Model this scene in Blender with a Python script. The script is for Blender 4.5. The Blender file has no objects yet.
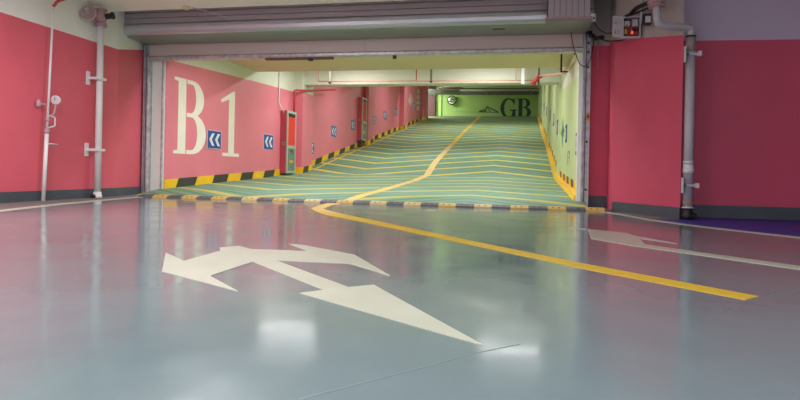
import bpy, bmesh, math, random
from mathutils import Vector, Matrix
random.seed(7)
S = bpy.context.scene
COL = S.collection
# ------------------------------------------------------------------ camera
F = 600.0; H0 = 171.0; ROLL = math.atan(.02); EYE = .55; YAW = math.atan(124/600)
cd = bpy.data.cameras.new('camera'); cam = bpy.data.objects.new('camera', cd); COL.objects.link(cam)
cd.sensor_width = 36; cd.lens = 36*F/800; cd.shift_y = -(200-H0)/800
cd.clip_start = .05; cd.clip_end = 200
cam.matrix_world = Matrix.Translation((0,0,EYE)) @ Matrix.Rotation(YAW,4,'Z') @ Matrix.Rotation(math.pi/2,4,'X') @ Matrix.Rotation(ROLL,4,'Z')
S.camera = cam
# ------------------------------------------------------------------ world / exposure
w = bpy.data.worlds.new('world'); S.world = w; w.use_nodes = True
w.node_tree.nodes['Background'].inputs[0].default_value = (.88,.9,.92,1)
w.node_tree.nodes['Background'].inputs[1].default_value = .95
S.view_settings.view_transform = 'Standard'; S.view_settings.look = 'None'
S.view_settings.exposure = .22; S.view_settings.gamma = 1; S.view_settings.use_curve_mapping = False
# lamps: (x, y, z, length x, length y, watts, colour)   each hangs in a fixture built further down
LAMPS = [
 (-5.2,4.4,3.10,1.2,.16,105,(1,.97,.95)), (-2.2,1.6,3.10,1.2,.16,80,(1,.98,.97)),
 (1.6,1.2,3.10,1.2,.16,30,(.92,.94,1)), (-3.8,6.9,3.12,1.2,.12,52,(1,.98,.97)),
 (-5.0,-1.8,3.10,1.2,.16,150,(1,.99,.96)), (-1.0,-1.8,3.10,1.2,.16,110,(1,.99,.97)),  # pair added behind the camera as fill for the camera-facing surfaces
 (-4.85,11.95,2.96,1.2,.3,8,(1,.98,.95)), (-.22,12.0,2.96,1.2,.3,3,(1,.98,.95)),
 (-4.4,11.12,2.98,1.2,.16,58,(1,.96,.95)), (-.9,11.12,2.98,1.2,.16,50,(1,.96,.95)),  # pair added out of sight behind the header to brighten the near ramp
 (-5.0,15.9,3.68,1.2,.16,60,(1,.96,.95)), (-1.0,15.9,3.68,1.2,.16,60,(1,.96,.95)),
 (-4.6,20.6,4.22,1.2,.16,62,(1,.96,.95)), (-1.0,21.4,4.35,1.2,.16,60,(1,.96,.95)),
 (-4.4,28.6,5.52,1.2,.16,66,(1,.96,.95)), (-1.0,29.2,5.62,1.2,.16,60,(1,.96,.95)),
 (-4.2,33.6,6.40,1.2,.16,66,(1,.96,.95)), (-1.0,33.6,6.40,1.2,.16,60,(1,.96,.95)),
 (-8.8,45.6,7.35,1.2,.16,380,(1,1,.95)), (-8.8,43.6,7.35,1.2,.16,120,(1,1,.95)),
]
for i,(x,y,z,a,b,p,c) in enumerate(LAMPS):
    l = bpy.data.lights.new('tube_light','AREA'); l.shape = 'RECTANGLE'; l.size = a; l.size_y = b; l.energy = p; l.color = c
    o = bpy.data.objects.new('tube_light', l); COL.objects.link(o); o.location = (x,y,z-.045)

# ------------------------------------------------------------------ pixel -> place helpers
def ray(px, py):
    u=(px-400)/F; v=(H0-py)/F; c,s=math.cos(YAW),math.sin(YAW)
    u2=u*math.cos(ROLL)-v*math.sin(ROLL); v2=v*math.cos(ROLL)+u*math.sin(ROLL)
    return (u2*c-s, u2*s+c, v2)
def on_floor(px,py,z=0):
    r=ray(px,py); k=(z-EYE)/r[2]; return (r[0]*k, r[1]*k)
PR=[(9.7,0),(10.5,.1),(12.3,.19),(15.1,.3),(17.5,.44),(20.1,.87),(44,4.66),(80,4.66)]
def tx(Y): return -.08*max(0,min(1,(12.4-Y)/1.8))
def rz(Y):
    if Y<=PR[0][0]: return 0
    for (a,za),(b,zb) in zip(PR,PR[1:]):
        if Y<=b: return za+(zb-za)*(Y-a)/(b-a)
    return PR[-1][1]

# ------------------------------------------------------------------ materials
def srgb(r,g,b):
    f=lambda v:(v/255/12.92) if v/255<=.04045 else ((v/255+.055)/1.055)**2.4
    return (f(r),f(g),f(b),1)
def mat(name, col, rough=.6, metal=0, var=.06, scale=3, bump=0, bscale=60, spec=.5, stretch=(1,1,1), col2=None, thr=(.45,.6), coat=0, emit=0):
    m=bpy.data.materials.new(name); m.use_nodes=True; nt=m.node_tree; N=nt.nodes; L=nt.links
    b=N['Principled BSDF']; b.inputs['Roughness'].default_value=rough; b.inputs['Metallic'].default_value=metal
    b.inputs['Specular IOR Level'].default_value=spec; b.inputs['Coat Weight'].default_value=coat
    tc=N.new('ShaderNodeTexCoord'); mp=N.new('ShaderNodeMapping'); mp.inputs['Scale'].default_value=stretch
    L.new(tc.outputs['Object'],mp.inputs[0])
    n=N.new('ShaderNodeTexNoise'); n.inputs['Scale'].default_value=scale; n.inputs['Detail'].default_value=5
    L.new(mp.outputs[0],n.inputs['Vector'])
    r=N.new('ShaderNodeValToRGB'); L.new(n.outputs['Fac'],r.inputs[0])
    c2 = col2 if col2 else tuple(min(1,v*(1+var)) for v in col[:3])+(1,)
    c1 = col if col2 else tuple(v*(1-var) for v in col[:3])+(1,)
    r.color_ramp.elements[0].position=thr[0] if col2 else .3; r.color_ramp.elements[1].position=thr[1] if col2 else .7
    r.color_ramp.elements[0].color=c1; r.color_ramp.elements[1].color=c2
    L.new(r.outputs[0],b.inputs['Base Color'])
    if bump:
        n2=N.new('ShaderNodeTexNoise'); n2.inputs['Scale'].default_value=bscale; L.new(mp.outputs[0],n2.inputs['Vector'])
        bp=N.new('ShaderNodeBump'); bp.inputs['Strength'].default_value=bump; bp.inputs['Distance'].default_value=.01
        L.new(n2.outputs['Fac'],bp.inputs['Height']); L.new(bp.outputs[0],b.inputs['Normal'])
    if emit:
        b.inputs['Emission Color'].default_value=col; b.inputs['Emission Strength'].default_value=emit
    return m
M={}
M['pink']=mat('pink_paint',srgb(224,96,116),.55,var=.05,scale=1.2,bump=.08)
M['pink_ramp']=mat('paler_pink',srgb(228,128,146),.5,var=.04,scale=1.2,bump=.08)  # paler pink than the hall walls
M['dimpink']=mat('dimmed_pink_paint',srgb(206,76,108),.5,var=.05,scale=1.5,bump=.08)  # pink darkened in its colour for the dimmer right side
M['white']=mat('white_wall_paint',srgb(236,234,230),.6,var=.03,scale=2,bump=.08)
M['dimwhite']=mat('dimmed_white_paint',srgb(200,184,208),.6,var=.03,scale=2,bump=.08)  # white wall with the dim purplish light put into its colour
M['greywhite']=mat('grey_white_paint',srgb(178,168,170),.6,var=.05,scale=2,bump=.08)
M['rampwhite']=mat('ramp_white_paint',srgb(222,224,208),.6,var=.03,scale=2)
M['green']=mat('light_green_paint',srgb(202,220,166),.5,var=.04,scale=1.2,bump=.06)
M['green_end']=mat('leaf_green_paint',srgb(168,200,118),.5,var=.05,scale=.8,bump=.05)
M['unlitwall']=mat('unlit_red_paint',srgb(84,46,50),.6,var=.05)  # reddish passage wall, darkened in its colour to look unlit
M['skirt']=mat('slate_skirting_paint',srgb(74,82,92),.5,var=.1,scale=3)
M['ceil']=mat('ceiling_plaster',srgb(248,240,236),.7,var=.03,scale=2)
M['soffit']=mat('warmed_white_plaster',srgb(224,206,172),.7,var=.03,scale=1)  # off-white warmed in its colour to offset the green bounce
M['yellow']=mat('yellow_paint',srgb(246,196,30),.45,var=.06,scale=5)
M['lineyellow']=mat('road_yellow_paint',srgb(220,184,56),.4,var=.06,scale=3,spec=.5)
M['black']=mat('black_paint',srgb(62,62,56),.5,var=.15,scale=5)
M['linewhite']=mat('road_white_paint',srgb(190,194,178),.33,var=.05,scale=4)
M['hump_y']=mat('worn_yellow_rubber',srgb(214,180,84),.6,scale=6,col2=srgb(190,166,110),thr=(.4,.7))
M['hump_c']=mat('faded_cream_rubber',srgb(202,184,132),.6,scale=6,col2=srgb(220,188,90),thr=(.5,.75))
M['hump_k']=mat('dusty_black_rubber',srgb(92,94,96),.6,scale=6,var=.15)
M['bolt']=mat('dark_bolt',srgb(50,48,46),.5,metal=.5)
M['slat']=mat('galvanised_slat',srgb(186,176,186),.42,metal=.25,var=.06,scale=2,stretch=(.3,1,6))
M['slat_dark']=mat('dark_slat_edge',srgb(90,84,90),.5,metal=.6)
M['housing']=mat('grey_housing_sheet',srgb(140,148,144),.45,metal=.1,var=.08,scale=1.5)
M['fascia']=mat('pinkish_fascia_sheet',srgb(210,196,192),.5,metal=.05,var=.05,scale=1,stretch=(.5,1,4),bump=.1,bscale=8)
M['galv']=mat('galvanised_steel',srgb(196,192,200),.35,metal=.4,var=.25,scale=14,bump=.15,bscale=30)
M['rail']=mat('weathered_steel_rail',srgb(190,190,200),.45,metal=.2,var=.25,scale=9,bump=.15,bscale=30)
M['pipewhite']=mat('white_pipe_paint',srgb(228,228,232),.4,var=.05)
M['pipegrey']=mat('grey_pipe_plastic',srgb(186,182,192),.4,var=.06,scale=6)
M['tape']=mat('tan_pipe_lagging',srgb(150,138,136),.6,var=.1,scale=12)
M['pinkmetal']=mat('pinkish_iron_paint',srgb(186,150,156),.5,var=.15,scale=14)
M['redpipe']=mat('red_pipe_paint',srgb(196,52,52),.45,var=.08)
M['palepinkpipe']=mat('faded_red_pipe_paint',srgb(214,162,146),.5,var=.12,scale=6)
M['darkmetal']=mat('dark_metal',srgb(52,48,50),.5,metal=.4)
M['rubber']=mat('black_rubber',srgb(26,26,32),.5)
M['brown']=mat('rusty_brown',srgb(120,84,70),.7,var=.2,scale=20)
M['cabpink']=mat('cabinet_maroon_paint',srgb(186,72,86),.45,var=.05)
M['cabgrey']=mat('cabinet_aluminium',srgb(170,180,168),.5,metal=.05,var=.05)
M['cabred']=mat('cabinet_red_panel',srgb(232,50,50),.3,var=.04)
M['cabglass']=mat('cabinet_grey_green_glass',srgb(112,138,120),.15,var=.15,scale=8)
M['blue']=mat('sign_blue',srgb(38,74,160),.4,var=.04)
M['signwhite']=mat('sign_white',srgb(228,232,236),.4,var=.02)
M['letterwhite']=mat('letter_cream_paint',srgb(240,236,224),.5,var=.03,scale=4)
M['navygreen']=mat('dark_teal_paint',srgb(34,78,74),.5,var=.1)
M['leafdark']=mat('dark_green_paint',srgb(70,130,84),.5,var=.1)
M['tag']=mat('orange_tag',srgb(214,160,70),.5,var=.1,scale=40)
M['boxwhite']=mat('box_white_enamel',srgb(206,202,210),.45,var=.05,scale=8)
M['paper']=mat('printed_notice',srgb(206,200,206),.6,scale=55,col2=srgb(140,136,130),thr=(.5,.6))
M['boxdark']=mat('box_inside_shadow_grey',srgb(84,76,84),.6,var=.3,scale=30)
M['led']=mat('red_indicator',(1,.03,.02,1),.3,emit=3)
M['mirror']=mat('mirror_glass',(.8,.84,.82,1),.06,metal=1,var=.01)
M['duct']=mat('grey_duct_lagging',srgb(116,120,118),.8,var=.2,scale=8)
M['tube']=mat('lamp_tube',(1,.99,.95,1),.4,emit=6)
M['fix']=mat('white_enamel',srgb(224,224,220),.4)
M['concrete']=mat('bare_grey_concrete',srgb(112,112,112),.6,var=.12,scale=6)
M['jambwhite']=mat('bright_jamb_paint',srgb(244,248,242),.5,var=.02)
M['lip']=mat('bright_rolled_steel',srgb(206,210,220),.38,metal=.55,var=.08,scale=1,stretch=(.4,1,3))
M['joint']=mat('pale_floor_joint',srgb(126,143,147),.2)
M['bluefloor']=mat('ultramarine_floor_paint',srgb(40,48,150),.5,var=.12,scale=3)

def floor_material():
    m=bpy.data.materials.new('glossy_grey_epoxy'); m.use_nodes=True; nt=m.node_tree; N=nt.nodes; L=nt.links
    b=N['Principled BSDF']; tc=N.new('ShaderNodeTexCoord')
    n=N.new('ShaderNodeTexNoise'); n.inputs['Scale'].default_value=.9; n.inputs['Detail'].default_value=7; n.inputs['Roughness'].default_value=.62
    L.new(tc.outputs['Object'],n.inputs['Vector'])
    r=N.new('ShaderNodeValToRGB'); L.new(n.outputs['Fac'],r.inputs[0])
    r.color_ramp.elements[0].position=.3; r.color_ramp.elements[1].position=.72
    r.color_ramp.elements[0].color=srgb(108,126,131); r.color_ramp.elements[1].color=srgb(122,140,145)
    L.new(r.outputs[0],b.inputs['Base Color'])
    n3=N.new('ShaderNodeTexNoise'); n3.inputs['Scale'].default_value=2.2; n3.inputs['Detail'].default_value=6
    L.new(tc.outputs['Object'],n3.inputs['Vector'])
    mr=N.new('ShaderNodeMapRange'); mr.inputs['To Min'].default_value=.08; mr.inputs['To Max'].default_value=.19; mr.inputs['From Min'].default_value=.3; mr.inputs['From Max'].default_value=.7
    L.new(n3.outputs['Fac'],mr.inputs['Value']); L.new(mr.outputs[0],b.inputs['Roughness'])
    b.inputs['Specular IOR Level'].default_value=.75; b.inputs['IOR'].default_value=1.55
    mp=N.new('ShaderNodeMapping'); mp.inputs['Scale'].default_value=(1,.55,1); L.new(tc.outputs['Object'],mp.inputs[0])
    n2=N.new('ShaderNodeTexNoise'); n2.inputs['Scale'].default_value=3.6; n2.inputs['Detail'].default_value=1; L.new(mp.outputs[0],n2.inputs['Vector'])
    bp=N.new('ShaderNodeBump'); bp.inputs['Strength'].default_value=.16; bp.inputs['Distance'].default_value=.02
    L.new(n2.outputs['Fac'],bp.inputs['Height']); L.new(bp.outputs[0],b.inputs['Normal'])
    return m
M['floor']=floor_material()

def ramp_material():
    m=bpy.data.materials.new('green_chevron_ramp_paint'); m.use_nodes=True; nt=m.node_tree; N=nt.nodes; L=nt.links
    b=N['Principled BSDF']; tc=N.new('ShaderNodeTexCoord'); sp=N.new('ShaderNodeSeparateXYZ'); L.new(tc.outputs['Object'],sp.inputs[0])
    def mth(op,a,c=None,d=None):
        n=N.new('ShaderNodeMath'); n.operation=op
        for i,v in enumerate((a,c,d)):
            if v is None: continue
            if isinstance(v,(int,float)): n.inputs[i].default_value=v
            else: L.new(v,n.inputs[i])
        return n.outputs[0]
    X,Y=sp.outputs['X'],sp.outputs['Y']
    fl=mth('MULTIPLY',mth('ABSOLUTE',mth('ADD',X,4.9)),.60)
    fr=mth('MULTIPLY',mth('ABSOLUTE',mth('ADD',X,.95)),-.56)
    side=mth('GREATER_THAN',X,-2.95)
    f=mth('ADD',mth('MULTIPLY',fl,mth('SUBTRACT',1,side)),mth('MULTIPLY',fr,side))
    s=mth('SUBTRACT',Y,f)
    ph=mth('FRACT',mth('DIVIDE',mth('SUBTRACT',s,6.14),1.22))
    nz=N.new('ShaderNodeTexNoise'); nz.inputs['Scale'].default_value=2.5; nz.inputs['Detail'].default_value=5; L.new(tc.outputs['Object'],nz.inputs['Vector'])
    wn=mth('MULTIPLY_ADD',nz.outputs['Fac'],.08,.11)
    line=mth('LESS_THAN',ph,wn)
    flat=mth('LESS_THAN',Y,17.0)
    wear=mth('MULTIPLY',flat,.35)
    line=mth('MULTIPLY',line,mth('SUBTRACT',1,wear))
    # moulded anti-slip bands between the lines
    br=mth('FRACT',mth('DIVIDE',mth('SUBTRACT',s,6.14),.305))
    band=mth('LESS_THAN',br,.38)
    mix0=N.new('ShaderNodeMix'); mix0.data_type='RGBA'; mix0.inputs[6].default_value=srgb(116,156,128); mix0.inputs[7].default_value=srgb(80,130,100)
    L.new(band,mix0.inputs[0])
    n2=N.new('ShaderNodeTexNoise'); n2.inputs['Scale'].default_value=.7; n2.inputs['Detail'].default_value=6; L.new(tc.outputs['Object'],n2.inputs['Vector'])
    r2=N.new('ShaderNodeValToRGB'); r2.color_ramp.elements[0].position=.35; r2.color_ramp.elements[1].position=.68
    r2.color_ramp.elements[0].color=(0,0,0,1); r2.color_ramp.elements[1].color=(.55,.55,.55,1); L.new(n2.outputs['Fac'],r2.inputs[0])
    mix2=N.new('ShaderNodeMix'); mix2.data_type='RGBA'; mix2.inputs[7].default_value=srgb(128,158,146); L.new(mix0.outputs[2],mix2.inputs[6]); L.new(r2.outputs[0],mix2.inputs[0])
    mix=N.new('ShaderNodeMix'); mix.data_type='RGBA'; mix.inputs[7].default_value=srgb(226,206,70); L.new(mix2.outputs[2],mix.inputs[6]); L.new(line,mix.inputs[0])
    L.new(mix.outputs[2],b.inputs['Base Color']); b.inputs['Roughness'].default_value=.62; b.inputs['Specular IOR Level'].default_value=.25
    bp=N.new('ShaderNodeBump'); bp.inputs['Strength'].default_value=.25; bp.inputs['Distance'].default_value=.02; L.new(band,bp.inputs['Height']); L.new(bp.outputs[0],b.inputs['Normal'])
    return m
M['ramp']=ramp_material()

# ------------------------------------------------------------------ mesh helpers
class MB:
    def __init__(s): s.v=[]; s.f=[]; s.m=[]; s.mats=[]; s.smooth=[]
    def mi(s,m):
        if m not in s.mats: s.mats.append(m)
        return s.mats.index(m)
    def face(s,pts,m,smooth=False):
        i=len(s.v); s.v+= [tuple(p) for p in pts]; s.f.append(list(range(i,i+len(pts)))); s.m.append(s.mi(m)); s.smooth.append(smooth)
    def box(s,x0,x1,y0,y1,z0,z1,m):
        s.hexa([(x0,y0,z0),(x1,y0,z0),(x1,y1,z0),(x0,y1,z0),(x0,y0,z1),(x1,y0,z1),(x1,y1,z1),(x0,y1,z1)],m)
    def hexa(s,p,m):
        i=len(s.v); s.v+=p
        for f in ((3,2,1,0),(4,5,6,7),(0,1,5,4),(1,2,6,5),(2,3,7,6),(3,0,4,7)):
            s.f.append([i+k for k in f]); s.m.append(s.mi(m)); s.smooth.append(False)
    def prism(s,poly,fn,t,m):
        """polygon (u,v) extruded along a third coordinate 0..t; fn(u,v,w)->xyz"""
        i=len(s.v); n=len(poly); s.v+=[tuple(fn(u,v,t)) for u,v in poly]+[tuple(fn(u,v,0)) for u,v in poly]
        s.f.append(list(range(i,i+n))); s.m.append(s.mi(m)); s.smooth.append(False)
        s.f.append(list(range(i+2*n-1,i+n-1,-1))); s.m.append(s.mi(m)); s.smooth.append(False)
        for k in range(n):
            j=(k+1)%n; s.f.append([i+k,i+n+k,i+n+j,i+j]); s.m.append(s.mi(m)); s.smooth.append(False)
    def tube(s,path,r,m,seg=14,elbow=0,cap=True):
        P=[Vector(p) for p in path]
        if elbow:
            Q=[P[0]]
            for k in range(1,len(P)-1):
                a=(P[k-1]-P[k]); b=(P[k+1]-P[k]); e=min(elbow,a.length*.48,b.length*.48); a=P[k]+a.normalized()*e; b=P[k]+b.normalized()*e
                for q in range(7):
                    t=q/6; Q.append(a*(1-t)**2+P[k]*2*t*(1-t)+b*t*t)
            Q.append(P[-1]); P=Q
        i0=len(s.v); up=None; rr=r if isinstance(r,(list,tuple)) else None
        for k,p in enumerate(P):
            if k==0: d=P[1]-P[0]
            elif k==len(P)-1: d=P[-1]-P[-2]
            else: d=(P[k+1]-P[k]).normalized()+(P[k]-P[k-1]).normalized()
            d.normalize()
            if up is None: up=d.orthogonal().normalized()
            up=(up-d*up.dot(d)).normalized(); sd=d.cross(up)
            R=rr[k] if rr else r
            for q in range(seg):
                a=2*math.pi*q/seg; s.v.append(tuple(p+up*math.cos(a)*R+sd*math.sin(a)*R))
        for k in range(len(P)-1):
            for q in range(seg):
                a=i0+k*seg+q; b=i0+k*seg+(q+1)%seg; s.f.append([a,b,b+seg,a+seg]); s.m.append(s.mi(m)); s.smooth.append(True)
        if cap:
            s.f.append([i0+q for q in range(seg)][::-1]); s.m.append(s.mi(m)); s.smooth.append(False)
            e=i0+(len(P)-1)*seg; s.f.append([e+q for q in range(seg)]); s.m.append(s.mi(m)); s.smooth.append(False)
    def lathe(s,c,axis,prof,m,seg=20):
        """prof: (radius, offset along axis)"""
        ax=Vector(axis).normalized(); up=ax.orthogonal().normalized(); sd=ax.cross(up); c=Vector(c); i0=len(s.v)
        for r,h in prof:
            for q in range(seg):
                a=2*math.pi*q/seg; s.v.append(tuple(c+ax*h+up*math.cos(a)*r+sd*math.sin(a)*r))
        for k in range(len(prof)-1):
            for q in range(seg):
                a=i0+k*seg+q; b=i0+k*seg+(q+1)%seg; s.f.append([a,b,b+seg,a+seg]); s.m.append(s.mi(m)); s.smooth.append(True)
        s.f.append([i0+q for q in range(seg)][::-1]); s.m.append(s.mi(m)); s.smooth.append(False)
        e=i0+(len(prof)-1)*seg; s.f.append([e+q for q in range(seg)]); s.m.append(s.mi(m)); s.smooth.append(False)
    def torus(s,c,axis,R,r,m,seg=24):
        ax=Vector(axis).normalized(); up=ax.orthogonal().normalized(); sd=ax.cross(up); c=Vector(c)
        pts=[c+up*math.cos(2*math.pi*q/seg)*R+sd*math.sin(2*math.pi*q/seg)*R for q in range(seg+1)]
        s.tube(pts,r,m,seg=8,cap=False)
    def build(s,name,parent=None,origin=None,bevel=0):
        me=bpy.data.meshes.new(name)
        o=bpy.data.objects.new(name,me); COL.objects.link(o)
        off=Vector((0,0,0))
        if parent is not None: off=Vector(parent.get('_o',(0,0,0)))
        elif origin is not None: off=Vector(origin); o.location=off; o['_o']=tuple(off)
        if parent is not None: o['_o']=tuple(off)
        me.from_pydata([tuple(Vector(v)-off) for v in s.v],[],s.f)
        for m in s.mats: me.materials.append(M[m])
        for p,mi,sm in zip(me.polygons,s.m,s.smooth): p.material_index=mi; p.use_smooth=sm
        bm=bmesh.new(); bm.from_mesh(me); bmesh.ops.recalc_face_normals(bm,faces=bm.faces); bm.to_mesh(me); bm.free()
        me.update()
        if parent is not None: o.parent=parent
        if bevel:
            b=o.modifiers.new('bevel','BEVEL'); b.width=bevel; b.segments=2; b.limit_method='ANGLE'
        return o
def tag(o,label,cat,group=None,kind=None):
    if label: o['label']=label
    if cat: o['category']=cat
    if group: o['group']=group
    if kind: o['kind']=kind
    return o
def struct(o): o['kind']='structure'; return o
def thing(name,loc,label,cat,group=None):
    o=bpy.data.objects.new(name,None); COL.objects.link(o); o.location=loc; o['_o']=tuple(loc); o.empty_display_size=.1
    return tag(o,label,cat,group)
def dup(o,loc,label=None,parent=None):
    c=o.copy(); COL.objects.link(c)
    if parent is None:
        c.location=loc
        if label: c['label']=label
    else: c.parent=parent
    for ch in list(o.children): dup(ch,None,None,c)
    return c

# ------------------------------------------------------------------ the setting: entrance hall
b=MB(); b.box(-8.4,7,-3,9.75,-.2,0,'floor'); struct(b.build('floor'))
b=MB(); b.box(-7.4,-6.98,9.75,10.64,-.2,0,'concrete'); b.box(1.0,1.6,9.75,10.64,-.2,0,'concrete'); struct(b.build('floor_gate_edge'))
# painted ground beside the walls
def floor_poly(name,pts,m,z,label=None,cat=None,kind=None):
    b=MB(); P=[on_floor(*p) for p in pts]
    c=(sum(p[0] for p in P)/len(P),sum(p[1] for p in P)/len(P),0)
    b.prism(P,lambda u,v,w:(u,v,w),z,m); o=b.build(name,origin=c)
    if kind: struct(o)
    else: tag(o,label,cat)
    return o
b=MB(); b.box(-8.4,7,-3,9.2,3.22,3.45,'ceil'); b.box(-8.4,7,9.2,10.9,3.52,3.7,'ceil'); b.box(-8.4,7,9.0,9.2,3.45,3.7,'ceil'); struct(b.build('ceiling'))

def wall_strip(b,p,q,th,levels,topz):
    """vertical wall from p to q (plan), thickness th to the left of p->q; levels [(z at p, z at q, material)...] bottom up"""
    (x0,y0),(x1,y1)=p,q; d=Vector((x1-x0,y1-y0)); n=Vector((-d.y,d.x)).normalized()*th
    za=zb=-.15
    for a,c,m in levels:
        b.hexa([(x0,y0,za),(x1,y1,zb),(x1+n.x,y1+n.y,zb),(x0+n.x,y0+n.y,za),(x0,y0,a),(x1,y1,c),(x1+n.x,y1+n.y,c),(x0+n.x,y0+n.y,a)],m); za,zb=a,c
# left wall of the hall
b=MB()
wall_strip(b,(-6.72,-3),(-7.1,9.42),.3,[(2.59,2.61,'pink'),(3.52,3.52,'white')],3.3)
wall_strip(b,(-7.1,9.42),(-7.33,10.48),.3,[(2.61,2.82,'pink'),(3.52,3.52,'white')],3.3)
struct(b.build('wall_left'))
b=MB()
def skirt(b,p,q,h,t,m='skirt',z0=0):
    (x0,y0),(x1,y1)=p,q; d=Vector((x1-x0,y1-y0)); n=Vector((d.y,-d.x)).normalized()*t
    b.hexa([(x0,y0,z0),(x1,y1,z0),(x1+n.x,y1+n.y,z0),(x0+n.x,y0+n.y,z0),(x0,y0,z0+h),(x1,y1,z0+h),(x1+n.x,y1+n.y,z0+h),(x0+n.x,y0+n.y,z0+h)],m)
skirt(b,(-6.72,-3),(-7.1,9.42),.15,.012); skirt(b,(-7.1,9.42),(-7.33,10.48),.15,.012)
struct(b.build('baseboard_left'))
# right side: recess wall, slanting pillar, side wall
b=MB(); wall_strip(b,(1.06,10.55),(1.5,10.55),.3,[(2.72,2.72,'dimpink'),(3.6,3.6,'greywhite')],3.3)
wall_strip(b,(-8.2,10.86),(1.9,10.86),.05,[(2.9,2.9,'greywhite'),(3.52,3.52,'greywhite')],3.3) if False else None
b.box(-7.33,1.06,10.64,10.9,2.72,3.6,'greywhite'); b.box(-7.5,-7.31,10.48,10.7,0,3.6,'greywhite'); struct(b.build('wall_recess'))
b=MB(); skirt(b,(1.06,10.55),(1.5,10.55),.2,.012); struct(b.build('baseboard_recess'))
def extr(b,poly,z0,z1,m): b.prism(poly,lambda u,v,w:(u,v,z0+w),z1-z0,m)
PIL=[(1.33,9.62),(1.985,8.33),(1.99,8.36),(1.99,9.1),(1.85,10.5),(1.36,10.5)]
b=MB()
n=len(PIL)
def sloped(b,poly,za,zb,m): # za,zb functions of x,y
    i=len(b.v); b.v+=[(x,y,za(x,y)) for x,y in poly]+[(x,y,zb(x,y)) for x,y in poly]; k=len(poly)
    b.f.append(list(range(i+k-1,i-1,-1))); b.f.append(list(range(i+k,i+2*k)))
    for q in range(k): b.f.append([i+q,i+(q+1)%k,i+k+(q+1)%k,i+k+q])
    for _ in range(k+2): b.m.append(b.mi(m)); b.smooth.append(False)
bz=lambda x,y:2.38+(y-8.33)*.185
sloped(b,PIL,lambda x,y:0,bz,'dimpink'); sloped(b,PIL,bz,lambda x,y:3.52,'greywhite')  # white pillar top greyed in its colour for the dim side
struct(b.build('pillar'))
b=MB(); skirt(b,(1.33,9.62),(1.985,8.33),.15,.012); struct(b.build('baseboard_pillar'))
b=MB(); wall_strip(b,(2.04,8.86),(7,8.86),.3,[(2.42,2.36,'dimpink'),(3.52,3.52,'dimwhite')],3.3); struct(b.build('wall_right'))
b=MB(); skirt(b,(2.04,8.86),(7,8.86),.17,.012); struct(b.build('baseboard_right'))
b=MB(); b.box(6.9,7.1,-3,8.86,0,3.3,'greywhite'); struct(b.build('wall_far_right'))  # unseen side wall, added to keep the right side dim
# ------------------------------------------------------------------ the setting: ramp
LX=-6.85; RX=.97
b=MB(); ys=[9.75,10.1,10.5,11.4,12.3,13.7,15.1,16.3,17.0,17.5,18.2,19.0,20.1]+[22+2*i for i in range(11)]+[44,49]
ys[-3]=43
for a,c in zip(ys,ys[1:]):
    x0=-6.98 if c<13 else LX-.02; x1=1.0 if c<10.7 else RX+.02
    if a>=43: x0=-13
    b.hexa([(x0,a,rz(a)-.25),(x1,a,rz(a)-.25),(x1,c,rz(c)-.25),(x0,c,rz(c)-.25),(x0,a,rz(a)),(x1,a,rz(a)),(x1,c,rz(c)),(x0,c,rz(c))],'ramp')
struct(b.build('ramp_floor'))
# left ramp wall in bays between columns
bays=[(10.62,17.2),(18.1,25.0),(25.9,32.7),(33.6,40.2),(41.1,42.6)]
def lb(Y): return rz(Y)+2.42 if Y<18 else rz(Y)+2.72
b=MB()
def slopewall(b,X0,X1,a,c,z0f,z1f,m,nseg=1):
    for k in range(nseg):
        p=a+(c-a)*k/nseg; q=a+(c-a)*(k+1)/nseg
        tp,tq=(tx(p),tx(q)) if X1==-6.85 else (0,0)
        b.hexa([(X0,p,z0f(p)),(X1+tp,p,z0f(p)),(X1+tq,q,z0f(q)),(X0,q,z0f(q)),(X0,p,z1f(p)),(X1+tp,p,z1f(p)),(X1+tq,q,z1f(q)),(X0,q,z1f(q))],m)
border1=lambda Y:2.655+(Y-10.6)*.0345
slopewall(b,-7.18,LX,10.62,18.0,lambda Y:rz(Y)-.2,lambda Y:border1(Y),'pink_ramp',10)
slopewall(b,-7.18,LX,10.62,18.0,lambda Y:border1(Y),lambda Y:4.2,'rampwhite',10)
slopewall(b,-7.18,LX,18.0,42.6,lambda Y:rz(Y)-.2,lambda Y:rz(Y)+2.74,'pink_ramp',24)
slopewall(b,-7.18,LX,18.0,42.6,lambda Y:rz(Y)+2.74,lambda Y:rz(Y)+3.7,'rampwhite',24)
b.box(-7.18,-6.94,10.60,10.62,0,2.9,'jambwhite')
struct(b.build('wall_ramp_left'))
for Y0 in (17.2,25.0,32.7,40.2):
    b=MB(); Y1=Y0+.9; top=rz(Y0)+3.5
    zt=lambda Y:(2.89 if Y0<18 else rz(Y)+2.74)
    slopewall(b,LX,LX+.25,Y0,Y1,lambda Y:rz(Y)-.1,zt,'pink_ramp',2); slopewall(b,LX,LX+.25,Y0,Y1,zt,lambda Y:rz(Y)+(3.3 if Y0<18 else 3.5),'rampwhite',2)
    struct(b.build('column'))
b=MB()
slopewall(b,RX,RX+.33,10.62,17.0,lambda Y:rz(Y)-.2,lambda Y:2.3+(Y-10.5)*.088,'green',10)
slopewall(b,RX,RX+.33,10.62,17.0,lambda Y:2.3+(Y-10.5)*.088,lambda Y:4.2,'rampwhite',10)
slopewall(b,RX,RX+.33,17.0,49,lambda Y:rz(Y)-.2,lambda Y:rz(Y)+2.95,'green',30)
slopewall(b,RX,RX+.33,17.0,49,lambda Y:rz(Y)+2.95,lambda Y:rz(Y)+3.7,'rampwhite',30)
struct(b.build('wall_ramp_right'))
for Y0 in (17.2,25.0,32.7,40.2):
    b=MB(); slopewall(b,RX-.05,RX,Y0,Y0+.9,lambda Y:rz(Y)-.1,lambda Y:rz(Y)+3.3,'green',2); struct(b.build('column'))
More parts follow.
